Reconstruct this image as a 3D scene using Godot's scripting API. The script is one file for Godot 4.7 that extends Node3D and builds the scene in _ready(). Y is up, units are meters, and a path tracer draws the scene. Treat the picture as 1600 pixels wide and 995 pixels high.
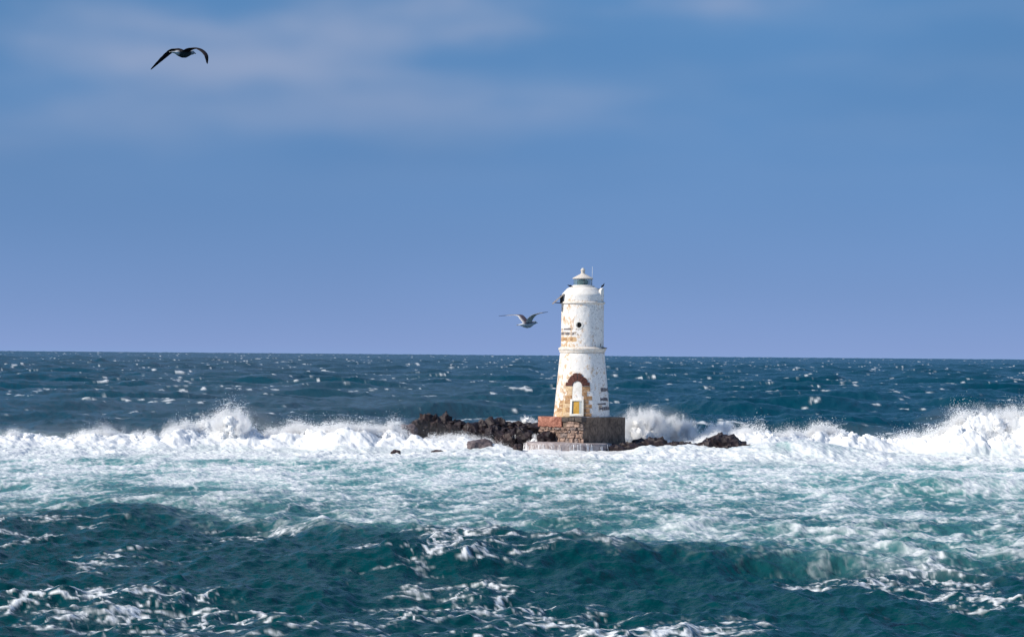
extends Node3D
# A white lighthouse on a wave-swept reef: camera 240 m off, 8 m above the sea, looking along -Z. The tower stands at AX, z = 0.

const CAM_D := 240.0
const CAM_H := 8.0
const AX := 5.72          # axis of the tower

var taken := {}

# ------------------------------------------------------------------ helpers
func numbered(called: String) -> String:
	var n: int = taken.get(called, 0)
	taken[called] = n + 1
	return called if n == 0 else "%s_%03d" % [called, n]

func tag(o: Node, label: String, category: String, group := "", kind := "") -> void:
	if label: o.set_meta("label", label)
	if category: o.set_meta("category", category)
	if group: o.set_meta("group", group)
	if kind: o.set_meta("kind", kind)

func thing(called: String, label: String, category: String, at := Vector3.ZERO, group := "") -> Node3D:
	var o := Node3D.new()
	o.name = numbered(called)
	add_child(o)
	o.position = at
	tag(o, label, category, group)
	return o

func lin(r: float, g: float, b: float) -> Color:
	return Color(r, g, b).linear_to_srgb()

func mat(c: Color, rough := 0.9, spec := 0.4) -> StandardMaterial3D:
	var m := StandardMaterial3D.new()
	m.albedo_color = c
	m.roughness = rough
	m.metallic_specular = spec
	return m

func noise(seed_: int, freq: float, oct := 3, kind := FastNoiseLite.FRACTAL_FBM) -> FastNoiseLite:
	var n := FastNoiseLite.new()
	n.noise_type = FastNoiseLite.TYPE_SIMPLEX_SMOOTH
	n.seed = seed_
	n.frequency = freq
	n.fractal_type = kind
	n.fractal_octaves = oct
	return n

func grain(m: StandardMaterial3D, seed_: int, freq: float, a: Color, b: Color, scale: float, relief := 0.0) -> StandardMaterial3D:
	# mottled colour and relief, mapped in the object's own space
	var img := Image.create(256, 256, false, Image.FORMAT_RGB8)
	var hgt := Image.create(256, 256, false, Image.FORMAT_RGB8)
	var n := noise(seed_, freq, 5)
	var n2 := noise(seed_ + 7, freq * 5.0, 3)
	var n0 := noise(seed_ + 13, freq * 0.3, 3)
	for y in 256:
		for x in 256:
			var ang := x / 256.0 * TAU
			var bng := y / 256.0 * TAU
			var p := Vector3(cos(ang) * 40.0, sin(ang) * 40.0 + cos(bng) * 40.0, sin(bng) * 40.0)
			var v := n.get_noise_3dv(p) * 0.8 + n2.get_noise_3dv(p) * 0.45 + n0.get_noise_3dv(p) * 0.8
			img.set_pixel(x, y, a.lerp(b, clampf(0.5 + v, 0.0, 1.0)))
			var h := clampf(0.5 + v * 0.6, 0.0, 1.0)
			hgt.set_pixel(x, y, Color(h, h, h))
	m.albedo_color = Color.WHITE
	m.albedo_texture = ImageTexture.create_from_image(img)
	m.uv1_triplanar = true
	m.uv1_scale = Vector3.ONE * scale
	if relief > 0.0:
		m.heightmap_enabled = true
		m.heightmap_texture = ImageTexture.create_from_image(hgt)
		m.heightmap_scale = relief
	return m

func tri(st: SurfaceTool, a: Vector3, b: Vector3, c: Vector3) -> void:
	st.add_vertex(a); st.add_vertex(b); st.add_vertex(c)

func quad(st: SurfaceTool, a: Vector3, b: Vector3, c: Vector3, d: Vector3) -> void:
	# a b c d run counter-clockwise seen from outside; Godot wants clockwise
	tri(st, a, c, b); tri(st, a, d, c)

func begin(smooth := false) -> SurfaceTool:
	var st := SurfaceTool.new()
	st.begin(Mesh.PRIMITIVE_TRIANGLES)
	st.set_smooth_group(0 if smooth else -1)
	return st

func part(called: String, mesh: Mesh, m: Material, parent: Node) -> MeshInstance3D:
	var o := MeshInstance3D.new()
	o.name = called
	o.mesh = mesh
	o.material_override = m
	parent.add_child(o, true)
	return o

func done(st: SurfaceTool, smooth := false) -> ArrayMesh:
	if smooth: st.index()
	st.generate_normals()
	return st.commit()

func box_mesh(a: Vector3, b: Vector3, bevel := 0.01) -> ArrayMesh:
	# a box from corner a to corner b with chamfered edges
	var st := begin()
	var c := (a + b) * 0.5
	var h := (b - a) * 0.5
	var e := minf(bevel, minf(h.x, minf(h.y, h.z)) * 0.45)
	var pts := PackedVector3Array()
	for sx in [-1, 1]:
		for sy in [-1, 1]:
			for sz in [-1, 1]:
				pts.append(c + Vector3(sx * (h.x - e), sy * (h.y - e), sz * h.z))
				pts.append(c + Vector3(sx * (h.x - e), sy * h.y, sz * (h.z - e)))
				pts.append(c + Vector3(sx * h.x, sy * (h.y - e), sz * (h.z - e)))
	hull_faces(st, pts, c)
	return done(st)

func hull_faces(st: SurfaceTool, pts: PackedVector3Array, c: Vector3) -> void:
	# faces of a small convex point set
	var n := pts.size()
	var seen := {}
	for i in n:
		for j in range(i + 1, n):
			for k in range(j + 1, n):
				var nn := (pts[j] - pts[i]).cross(pts[k] - pts[i])
				if nn.length() < 1e-9: continue
				nn = nn.normalized()
				if nn.dot(pts[i] - c) < 0: nn = -nn
				var d := nn.dot(pts[i])
				var ok := true
				for q in pts:
					if nn.dot(q) > d + 1e-5:
						ok = false
						break
				if not ok: continue
				var key := "%d,%d,%d,%d" % [roundi(nn.x * 500), roundi(nn.y * 500), roundi(nn.z * 500), roundi(d * 2000)]
				if seen.has(key): continue
				seen[key] = true
				var on := []
				var mid := Vector3.ZERO
				for q in pts:
					if absf(nn.dot(q) - d) < 1e-4:
						on.append(q)
						mid += q
				mid /= on.size()
				var ux: Vector3 = (on[0] - mid).normalized()
				var uy := nn.cross(ux)
				on.sort_custom(func(p, r): return atan2((p - mid).dot(uy), (p - mid).dot(ux)) < atan2((r - mid).dot(uy), (r - mid).dot(ux)))
				for t in range(1, on.size() - 1):
					tri(st, on[0], on[t + 1], on[t])

func lathe(profile: Array, seg := 64, smooth := true, a0 := 0.0, a1 := TAU, caps := true) -> ArrayMesh:
	# profile: [radius, y] from bottom to top. Each band is its own smooth strip so that ledges keep their edges.
	var st := begin()
	for i in profile.size() - 1:
		var r0: float = profile[i][0]
		var y0: float = profile[i][1]
		var r1: float = profile[i + 1][0]
		var y1: float = profile[i + 1][1]
		var sl := Vector2(y1 - y0, -(r1 - r0)).normalized()
		for k in seg:
			var t0 := lerpf(a0, a1, float(k) / seg)
			var t1 := lerpf(a0, a1, float(k + 1) / seg)
			var e0 := Vector3(sin(t0), 0, cos(t0))
			var e1 := Vector3(sin(t1), 0, cos(t1))
			var n0 := (e0 * sl.x + Vector3.UP * sl.y).normalized()
			var n1 := (e1 * sl.x + Vector3.UP * sl.y).normalized()
			var A := e0 * r0 + Vector3.UP * y0
			var B := e1 * r0 + Vector3.UP * y0
			var C := e1 * r1 + Vector3.UP * y1
			var D := e0 * r1 + Vector3.UP * y1
			for v in [[A, n0], [C, n1], [B, n1], [A, n0], [D, n0], [C, n1]]:
				st.set_normal(v[1]); st.add_vertex(v[0])
	if a1 - a0 < TAU - 0.001 and caps:
		pass
	return st.commit()

func tube(path: Array, r: float, seg := 8) -> ArrayMesh:
	var st := begin(true)
	for i in path.size() - 1:
		var a: Vector3 = path[i]
		var b: Vector3 = path[i + 1]
		var t := (b - a).normalized()
		var u := t.cross(Vector3(0.31, 0.17, 0.93)).normalized()
		var v := t.cross(u)
		for k in seg:
			var p := TAU * k / seg
			var q := TAU * (k + 1) / seg
			var o0 := (u * cos(p) + v * sin(p)) * r
			var o1 := (u * cos(q) + v * sin(q)) * r
			quad(st, a + o0, a + o1, b + o1, b + o0)
			tri(st, a, a + o0, a + o1); tri(st, b, b + o1, b + o0)
	return done(st)

# ------------------------------------------------------------------ main
func _ready() -> void:
	look_and_light()
	build_sea()
	build_platform()
	build_lighthouse()
	build_rocks()
	build_spray()
	build_mist()
	build_birds()

func look_and_light() -> void:
	var cam := Camera3D.new()
	cam.name = "camera"
	add_child(cam)
	cam.position = Vector3(0, CAM_H, CAM_D)
	cam.rotation_degrees = Vector3(0.672, 0, 0.48)
	cam.fov = 12.26
	cam.near = 0.5
	cam.far = 30000.0
	cam.current = true

	var we := WorldEnvironment.new()
	we.name = "environment"
	var env := Environment.new()
	env.background_mode = Environment.BG_SKY
	var sky := Sky.new()
	var pm := PanoramaSkyMaterial.new()
	pm.panorama = ImageTexture.create_from_image(sky_picture())
	sky.sky_material = pm
	env.sky = sky
	env.background_energy_multiplier = 1.0
	env.tonemap_mode = Environment.TONE_MAPPER_LINEAR
	env.tonemap_exposure = 1.1
	env.sdfgi_enabled = true
	env.ssao_enabled = true
	env.ssil_enabled = true
	env.volumetric_fog_enabled = true
	env.volumetric_fog_density = 0.0
	we.environment = env
	add_child(we)

	var sun := DirectionalLight3D.new()
	sun.name = "sun"
	add_child(sun)
	var to_sun := Vector3(-0.927 * cos(0.64), sin(0.64), 0.375 * cos(0.64))
	sun.look_at_from_position(to_sun * 100.0, Vector3.ZERO, Vector3.UP)
	sun.light_energy = 1.55
	sun.light_color = Color(1.0, 0.965, 0.91)
	sun.light_angular_distance = 0.5
	sun.shadow_enabled = true

func sky_picture() -> Image:
	# clear air over the whole dome with thin cloud sheets, the same all round
	var w := 2048
	var h := 1024
	var img := Image.create(w, h, false, Image.FORMAT_RGBAF)
	img.fill(Color(0.225, 0.335, 0.60))
	var n := noise(11, 1.0, 5)
	var n2 := noise(31, 1.0, 3)
	for y in h / 2 + 2:
		var el := maxf(0.0, (0.5 - (y + 0.5) / h) * PI)
		var s := sin(el)
		var t := 1.0 - exp(-el * 22.0)
		var base := Vector3(0.225, 0.320, 0.585).lerp(Vector3(0.082, 0.222, 0.450), t)
		base = base.lerp(Vector3(0.068, 0.18, 0.41), smoothstep(0.12, 1.2, el))
		for x in w:
			var az := (x + 0.5) / w * TAU
			var e := el * 3.2 + 0.25 * s
			# noise read on the dome, drawn out sideways
			var px := sin(az) * 7.0
			var pz := cos(az) * 7.0
			var c := n.get_noise_3d(px * 1.0, e * 9.0 + 1.35, pz * 1.0)
			var c2 := n2.get_noise_3d(px * 0.45 + 5.0, e * 2.5, pz * 0.45)
			var bank := 0.42 * cos((az + 0.10) * 11.0)
			var cover := smoothstep(-0.05, 0.80, c * 0.8 + c2 * 0.45 + bank) * smoothstep(0.045, 0.13, el)
			var veil := smoothstep(-0.35, 0.55, n.get_noise_3d(px * 1.6 + 3.0, e * 16.0, pz * 1.6)) * smoothstep(0.03, 0.10, el)
			var col := base * (1.0 + 0.12 * c2)
			col = col.lerp(Vector3(0.24, 0.34, 0.53), veil * 0.15)
			col = col.lerp(Vector3(0.40, 0.43, 0.56), cover * 0.75)
			img.set_pixel(x, y, Color(col.x, col.y, col.z))
	return img

# ------------------------------------------------------------------ the sea
const BORE := [[-60.0, 1.0], [-41.5, 1.15], [-39.0, 1.3], [-36.0, 0.95], [-33.5, 1.35], [-31.0, 1.15], [-28.0, 1.3], [-26.2, 1.5], [-24.2, 2.3], [-22.5, 2.7], [-21.2, 2.1], [-20.3, 1.35], [-18.0, 1.6], [-15.5, 1.85], [-13.0, 1.75], [-10.3, 1.6], [-8.0, 1.3], [-3.0, 1.15], [-1.5, 0.6], [1.0, 0.35], [8.0, 0.3], [9.2, 0.4], [12.0, 0.45], [14.0, 0.8], [16.0, 1.2], [18.0, 1.75], [20.0, 1.9], [22.8, 1.55], [25.8, 1.7], [27.5, 2.0], [29.5, 1.45], [33.0, 1.45], [34.8, 2.1], [35.8, 2.8], [38.8, 3.15], [41.5, 2.7], [46.0, 1.8], [60.0, 1.5]]
var bore_noise := noise(81, 0.24, 4)

func bore_height(x: float) -> float:
	for i in BORE.size() - 1:
		if x < BORE[i + 1][0]:
			return lerpf(BORE[i][1], BORE[i + 1][1], clampf((x - BORE[i][0]) / (BORE[i + 1][0] - BORE[i][0]), 0.0, 1.0))
	return BORE[-1][1]

func bore_z(x: float) -> float:
	return 1.5 + 1.8 * sin(x * 0.13 + 0.6) + 1.0 * sin(x * 0.37) + 0.7 * sin(x * 0.91 + 1.0)

func along(pts: Array, x: float) -> float:
	if x <= pts[0][0]: return pts[0][1]
	for i in pts.size() - 1:
		if x < pts[i + 1][0]:
			var t: float = (x - pts[i][0]) / (pts[i + 1][0] - pts[i][0])
			return lerpf(pts[i][1], pts[i + 1][1], t * t * (3.0 - 2.0 * t))
	return pts[-1][1]

func hump(t: float, wf: float, wb: float) -> float:
	var q := t / (wf if t > 0.0 else wb)
	return exp(-q * q)

func build_sea() -> void:
	var t_start := Time.get_ticks_msec()
	var ds := PackedFloat64Array()
	var d := 5.0
	while d < 12000.0:
		ds.append(d)
		if d < 70.0: d += 2.5
		elif d < 100.0: d += 0.21
		elif d < 222.0: d += 0.25
		elif d < 247.0: d += 0.16
		elif d < 330.0: d += lerpf(0.35, 0.9, (d - 247.0) / 83.0)
		elif d < 1000.0: d += lerpf(0.8, 3.4, (d - 330.0) / 670.0)
		else: d *= 1.006 if d < 3000.0 else 1.02
	var us := PackedFloat64Array()
	var inner := 880
	for i in 14: us.append(-0.215 - 5.5 * pow((14.0 - i) / 14.0, 2.6))
	for i in inner + 1: us.append(-0.215 + 0.43 * i / inner)
	for i in 14: us.append(0.215 + 5.5 * pow((i + 1.0) / 14.0, 2.6))
	var cols := us.size()
	var rows := ds.size()
	var pos := PackedVector3Array()
	var col := PackedColorArray()
	pos.resize(cols * rows)
	col.resize(cols * rows)
	var n_low := noise(1, 1.0 / 60.0, 2)
	var n_env := noise(2, 1.0 / 35.0, 2)
	var n_chop := noise(3, 1.0 / 7.0, 4, FastNoiseLite.FRACTAL_RIDGED)
	var n_chop2 := noise(4, 1.0 / 2.3, 3)
	var n_lace := noise(5, 1.0 / 3.2, 4)
	var n_fine := noise(6, 1.0 / 0.8, 3)
	var n_cov := noise(27, 1.0 / 11.0, 4)
	var n_cap := noise(8, 1.0 / 9.0, 3)
	var deep := Vector3(0.0003, 0.036, 0.046)
	var deep_far := Vector3(0.0003, 0.042, 0.070)
	var aer := Vector3(0.080, 0.260, 0.265)
	var white := Vector3(0.74, 0.76, 0.77)
	var edge := [[-26.0, 145.0], [-13.0, 137.0], [-4.0, 119.0], [4.0, 112.0], [14.0, 112.0], [24.0, 113.0]]
	for r in rows:
		d = ds[r]
		var z := CAM_D - d
		var far := smoothstep(226.0, 262.0, d)
		var near := 1.0 - far
		var flat_out := 1.0 - 0.35 * smoothstep(3000.0, 9000.0, d)
		for c in cols:
			var x: float = us[c] * d
			var lo := n_low.get_noise_2d(x, z)
			var en := 0.75 + 0.9 * n_env.get_noise_2d(x, z)
			var s1 := 0.5 + 0.5 * sin((z * 0.97 + x * 0.22) * TAU / 52.0 + lo * 4.0)
			var s2 := 0.5 + 0.5 * sin((z * 0.95 - x * 0.30) * TAU / 27.0 + lo * 5.0 + 1.0)
			s1 *= sqrt(s1)
			s2 *= sqrt(s2)
			var ch := n_chop.get_noise_2d(x, z * 0.62)          # -1 .. 1, sharp crests
			var c2 := n_chop2.get_noise_2d(x, z * 0.6)
			var h := 0.0
			var foam := 0.0
			var water: Vector3
			if far > 0.0:
				var hf := 1.5 * s1 * en + 0.6 * s2 * en - 0.7 + (0.30 * ch + 0.13 * c2 + 0.05 * n_fine.get_noise_2d(x * 0.7, z * 0.5)) * (1.0 - 0.45 * smoothstep(500.0, 1500.0, d))
				h += far * hf * flat_out
				var cap := n_cap.get_noise_2d(x * (0.75 if d < 480.0 else 0.6 if d < 1200.0 else 0.4), z * (2.6 if d < 480.0 else 1.6 if d < 1200.0 else 0.8))
				var crest := s2 * 0.35 + s1 * 0.25 + ch * 0.30
				var streak := smoothstep(0.60, 0.72, cap + 0.28 * lo + 0.5 * crest - 0.10 * smoothstep(700.0, 240.0, d)) 
				foam = maxf(foam, far * 0.9 * streak * smoothstep(-0.25, 0.2, n_fine.get_noise_2d(x * 0.3, z * 0.9)) * smoothstep(0.28, 0.66, ch + 0.3 * c2))
			if near > 0.0:
				var calm := 1.0 - 0.45 * smoothstep(150.0, 200.0, d)
				var hn := (0.42 * s1 * en + 0.32 * s2 * en - 0.25) * calm + (0.34 * ch + 0.17 * c2 + 0.08 * n_fine.get_noise_2d(x * 0.8, z * 0.55)) * (1.0 - 0.45 * smoothstep(120.0, 165.0, d))
				# single waves that the eye picks out
				var zc := CAM_D - along(edge, x)
				var wc := smoothstep(-17.0, -9.0, x) * hump(z - zc, 4.5, 9.0) * (0.85 + 0.35 * n_env.get_noise_2d(x * 1.7, 40.0))
				hn += 0.65 * wc
				var we_ := hump(z - 132.5 - 0.12 * x, 2.6, 4.0) * exp(-pow((x + 3.8) / 5.2, 2.0))
				hn += 0.75 * we_
				var wd := hump(z - 101.0 + 0.1 * (x + 18.0), 4.0, 7.0) * exp(-pow((x + 18.0) / 4.0, 2.0))
				hn += 0.85 * wd
				var wa := hump(z - 11.0, 4.0, 5.0) * exp(-pow((x - 22.6) / 4.6, 2.0))
				hn += 1.1 * wa
				var wb := hump(z - 65.0 + 0.25 * (x - 26.0), 3.5, 6.0) * exp(-pow((x - 27.0) / 6.5, 2.0))
				hn += 0.9 * wb
				h += near * hn
				# foam: white wash behind, lace in the middle, open water in front
				var jit := lo * 16.0 + n_cov.get_noise_2d(x * 0.6, z * 0.35) * 14.0
				var cv := n_cov.get_noise_2d(x, z * 0.4)
				var wash := smoothstep(212.0, 226.0, d + jit * 0.8) * (1.0 - 0.9 * wa)
				var mid := smoothstep(-6.0, 6.0, d - along(edge, x) + jit * 0.35)
				mid = clampf(mid * (1.0 - 0.75 * wd), 0.0, 1.0)
				var deepen := smoothstep(140.0, 205.0, d)
				var lw := n_fine.get_noise_2d(x * 0.22, z * 0.10) * 1.5
				var n1 := n_lace.get_noise_2d(x * 0.8 + lw, z * 0.26 + 0.2 * maxf(0.0, z - 85.0) - lw)
				var n2 := n_fine.get_noise_2d(x * 0.9, z * 0.33 + 0.25 * maxf(0.0, z - 85.0))
				var n3 := n_fine.get_noise_2d(x * 2.6 + 40.0, z * 0.9 + 0.6 * maxf(0.0, z - 85.0))
				var thin := lerpf(1.5, 1.0, mid)
				var line1 := 1.0 - minf(1.0, absf(n1) * 3.4 * thin)
				var line2 := 1.0 - minf(1.0, absf(n2) * 3.0 * thin)
				line1 *= line1
				# open water: torn streaks in loose patches; behind: milky lace that closes up towards the reef
				var patch := smoothstep(0.10, 0.42, cv + 0.45 * smoothstep(0.7, 0.98, we_) + 0.30 * smoothstep(0.8, 0.99, wc) * (0.4 + cv) + 0.10 * ch)
				var long_ := 1.0 - minf(1.0, absf(n_lace.get_noise_2d(x * 0.20 + 90.0, z * 0.42)) * 9.0)
				var f_open := patch * (0.85 * line1 + 0.6 * line2 * (0.4 + n3) + 0.14 * smoothstep(0.3, 0.6, cv) + 0.25 * n3)
				f_open = maxf(f_open, long_ * smoothstep(-0.30, 0.15, cv) * (0.60 + 0.6 * n3))
				var f_mid := 0.32 * deepen + 0.00 + 0.68 * cv + 0.62 * line1 + 0.34 * line2 + 0.20 * n3 + 0.22 * smoothstep(0.2, 0.7, ch)
				f_open = smoothstep(0.20, 0.88, f_open)
				f_mid = smoothstep(0.10, 1.12, f_mid + 0.16 * long_) * lerpf(0.80, 0.96, deepen)
				var fn := lerpf(f_open, f_mid, mid)
				fn = lerpf(fn, 0.93 + 0.25 * n2 , wash)
				foam = maxf(foam, near * clampf(fn, 0.0, 1.0))
				h += near * foam * ((0.04 + 0.07 * n2 + 0.05 * n3) * lerpf(0.35, 1.0, smoothstep(110.0, 160.0, d)) + 0.24 * wash * absf(n1) * 1.6)
				water = deep.lerp(aer, clampf(mid * (0.45 + 0.55 * deepen) + 0.35 * cv * mid, 0.0, 1.0))
				if far > 0.0: water = water.lerp(deep_far, far)
			else:
				water = deep_far
			if d > 226.0 and d < 239.0 and x > 0.0 and x < 10.5:
				h = lerpf(h, 0.08 + 0.12 * c2, smoothstep(226.0, 229.0, d) * smoothstep(0.0, 1.5, x) * smoothstep(10.5, 9.0, x))
			# the breaker along the reef
			if d > 222.0 and d < 256.0:
				var bz := bore_z(x)
				var t := z - bz
				var b := hump(t, 3.2, 2.6)
				if b > 0.004:
					var puff := absf(bore_noise.get_noise_3d(x * 1.2, 0.0, z * 1.0)) * 1.7
					var puff2 := absf(n_fine.get_noise_2d(x * 0.75, z * 0.6))
					var bh := bore_height(x)
					h = lerpf(h, maxf(h * 0.3, 0.0) + bh * (0.66 + 0.48 * puff + 0.18 * puff2) , b)
					foam = maxf(foam, smoothstep(0.02, 0.2, b - 0.08 + 0.3 * c2 * (1.0 - b)))
			var cc := water.lerp(white, clampf(foam, 0.0, 1.0))
			var i := r * cols + c
			pos[i] = Vector3(x, h, z)
			col[i] = Color(cc.x, cc.y, cc.z)
	var nor := PackedVector3Array()
	nor.resize(cols * rows)
	for r in rows:
		var ra := maxi(r - 1, 0) * cols
		var rb := mini(r + 1, rows - 1) * cols
		for c in cols:
			var e1: Vector3 = pos[rb + c] - pos[ra + c]
			var e2: Vector3 = pos[r * cols + mini(c + 1, cols - 1)] - pos[r * cols + maxi(c - 1, 0)]
			nor[r * cols + c] = e2.cross(e1).normalized()
	var idx := PackedInt32Array()
	idx.resize((cols - 1) * (rows - 1) * 6)
	var k := 0
	for r in rows - 1:
		for c in cols - 1:
			var a := r * cols + c
			var b := a + cols
			idx[k] = a; idx[k + 1] = b; idx[k + 2] = a + 1
			idx[k + 3] = a + 1; idx[k + 4] = b; idx[k + 5] = b + 1
			k += 6
	var arr := []
	arr.resize(Mesh.ARRAY_MAX)
	arr[Mesh.ARRAY_VERTEX] = pos
	arr[Mesh.ARRAY_NORMAL] = nor
	arr[Mesh.ARRAY_COLOR] = col
	arr[Mesh.ARRAY_INDEX] = idx
	var mesh := ArrayMesh.new()
	mesh.add_surface_from_arrays(Mesh.PRIMITIVE_TRIANGLES, arr)
	var m := StandardMaterial3D.new()
	m.vertex_color_use_as_albedo = true
	m.roughness = 0.2
	m.metallic_specular = 0.09
	m.normal_enabled = true
	var nt := NoiseTexture2D.new()
	nt.width = 512
	nt.height = 512
	nt.seamless = true
	nt.as_normal_map = true
	nt.bump_strength = 5.0
	nt.noise = noise(51, 0.02, 5)
	m.normal_texture = nt
	m.normal_scale = 1.0
	m.uv1_triplanar = true
	m.uv1_world_triplanar = true
	m.uv1_scale = Vector3(0.28, 0.28, 0.17)
	var o := MeshInstance3D.new()
	o.name = "sea"
	o.mesh = mesh
	o.material_override = m
	add_child(o)
	tag(o, "rough teal sea streaked with white foam around the reef", "", "", "structure")
	print("sea ", rows, " x ", cols, " in ", Time.get_ticks_msec() - t_start, " ms, ends at ", ds[rows - 1])

# ------------------------------------------------------------------ platform and lighthouse
func build_platform() -> void:
	var root := thing("concrete_landing", "low rounded grey concrete landing streaked with white water below the lighthouse plinth", "landing", Vector3(AX - 1.1, 0, 1.6))
	var n := noise(61, 0.9, 4)
	var st := begin()
	var seg := 72
	var rings := [[1.0, -1.0], [1.0, 0.70], [0.985, 0.82], [0.95, 0.86], [0.6, 0.9], [0.0, 0.92]]
	for i in rings.size() - 1:
		for k in seg:
			var q := []
			for e in [[i, k], [i, k + 1], [i + 1, k + 1], [i + 1, k]]:
				var a: float = TAU * (e[1] % seg) / seg
				var rr: float = rings[e[0]][0]
				var jag := 1.0 + 0.025 * n.get_noise_2d(cos(a) * 9.0, sin(a) * 9.0)
				q.append(Vector3(sin(a) * 3.45 * rr * jag, rings[e[0]][1] + 0.03 * n.get_noise_2d(cos(a) * 7.0 * rr + 30.0, sin(a) * 7.0 * rr) - 0.03 * sin(a) * rr, cos(a) * 2.6 * rr * jag))
			quad(st, q[0], q[1], q[2], q[3])
	var m := grain(mat(Color.WHITE, 0.75), 62, 0.05, lin(0.20, 0.16, 0.16), lin(0.46, 0.42, 0.42), 0.35, 1.5)
	part("slab", done(st), m, root)
	# water running off the edge: thin uneven tongues of white water
	var rng := RandomNumberGenerator.new()
	rng.seed = 63
	var wm := mat(lin(0.66, 0.67, 0.70), 0.5)
	for i in 40:
		var a := rng.randf_range(-1.45, 1.35)
		var wd := rng.randf_range(0.006, 0.04) * rng.randf()+0.004
		var top := rng.randf_range(0.55, 0.84)
		var s2 := begin(true)
		var rows := 5
		for j in rows:
			var y0 := lerpf(top, 0.05, float(j) / rows)
			var y1 := lerpf(top, 0.05, float(j + 1) / rows)
			var o0 := 1.014 + 0.006 * j
			var o1 := 1.014 + 0.006 * (j + 1)
			var w0 := wd * (0.45 + 0.25 * sin(j * 1.7 + i))
			var w1 := wd * (0.45 + 0.25 * sin((j + 1) * 1.7 + i))
			var P := func(t: float, o: float, y: float) -> Vector3: return Vector3(sin(t) * 3.45 * o * 1.02, y, cos(t) * 2.6 * o * 1.02)
			quad(s2, P.call(a - w1, o1, y1), P.call(a, o1 + 0.012, y1), P.call(a, o0 + 0.012, y0), P.call(a - w0, o0, y0))
			quad(s2, P.call(a, o1 + 0.012, y1), P.call(a + w1, o1, y1), P.call(a + w0, o0, y0), P.call(a, o0 + 0.012, y0))
		part("water_trickle", done(s2, true), wm, root)

# radius of the tower at height y
func tower_r(y: float) -> float:
	if y < 8.10: return lerpf(2.285, 1.80, (y - 2.92) / 5.18)
	if y < 8.55: return 1.74
	return lerpf(1.735, 1.72, clampf((y - 8.55) / 3.5, 0, 1))

func on_tower(s: float, y: float, o: float) -> Vector3:
	# s: metres along the wall from the middle of the side that looks at the camera
	var r := tower_r(y)
	var a := s / 2.05
	return Vector3(sin(a) * (r + o), y, cos(a) * (r + o))

func wall_piece(poly: Array, o0: float, o1: float, bevel := 0.012) -> ArrayMesh:
	# a flat polygon in (s, y), counter-clockwise seen from outside, standing out from the tower wall from o0 to o1
	var st := begin()
	var n := poly.size()
	var mid := Vector2.ZERO
	for p in poly: mid += p
	mid /= n
	var rim := []
	for p in poly:
		var to: Vector2 = mid - p
		rim.append(p + to.normalized() * minf(bevel * 1.4, to.length() * 0.4))
	var cen := on_tower(mid.x, mid.y, o1)
	for i in n:
		var a: Vector2 = poly[i]
		var b: Vector2 = poly[(i + 1) % n]
		var a2: Vector2 = rim[i]
		var b2: Vector2 = rim[(i + 1) % n]
		quad(st, on_tower(a.x, a.y, o0), on_tower(b.x, b.y, o0), on_tower(b.x, b.y, o1 - bevel), on_tower(a.x, a.y, o1 - bevel))
		quad(st, on_tower(a.x, a.y, o1 - bevel), on_tower(b.x, b.y, o1 - bevel), on_tower(b2.x, b2.y, o1), on_tower(a2.x, a2.y, o1))
		tri(st, cen, on_tower(b2.x, b2.y, o1), on_tower(a2.x, a2.y, o1))
	return done(st)

func rect(s0: float, s1: float, y0: float, y1: float) -> Array:
	return [Vector2(s0, y0), Vector2(s1, y0), Vector2(s1, y1), Vector2(s0, y1)]

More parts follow.
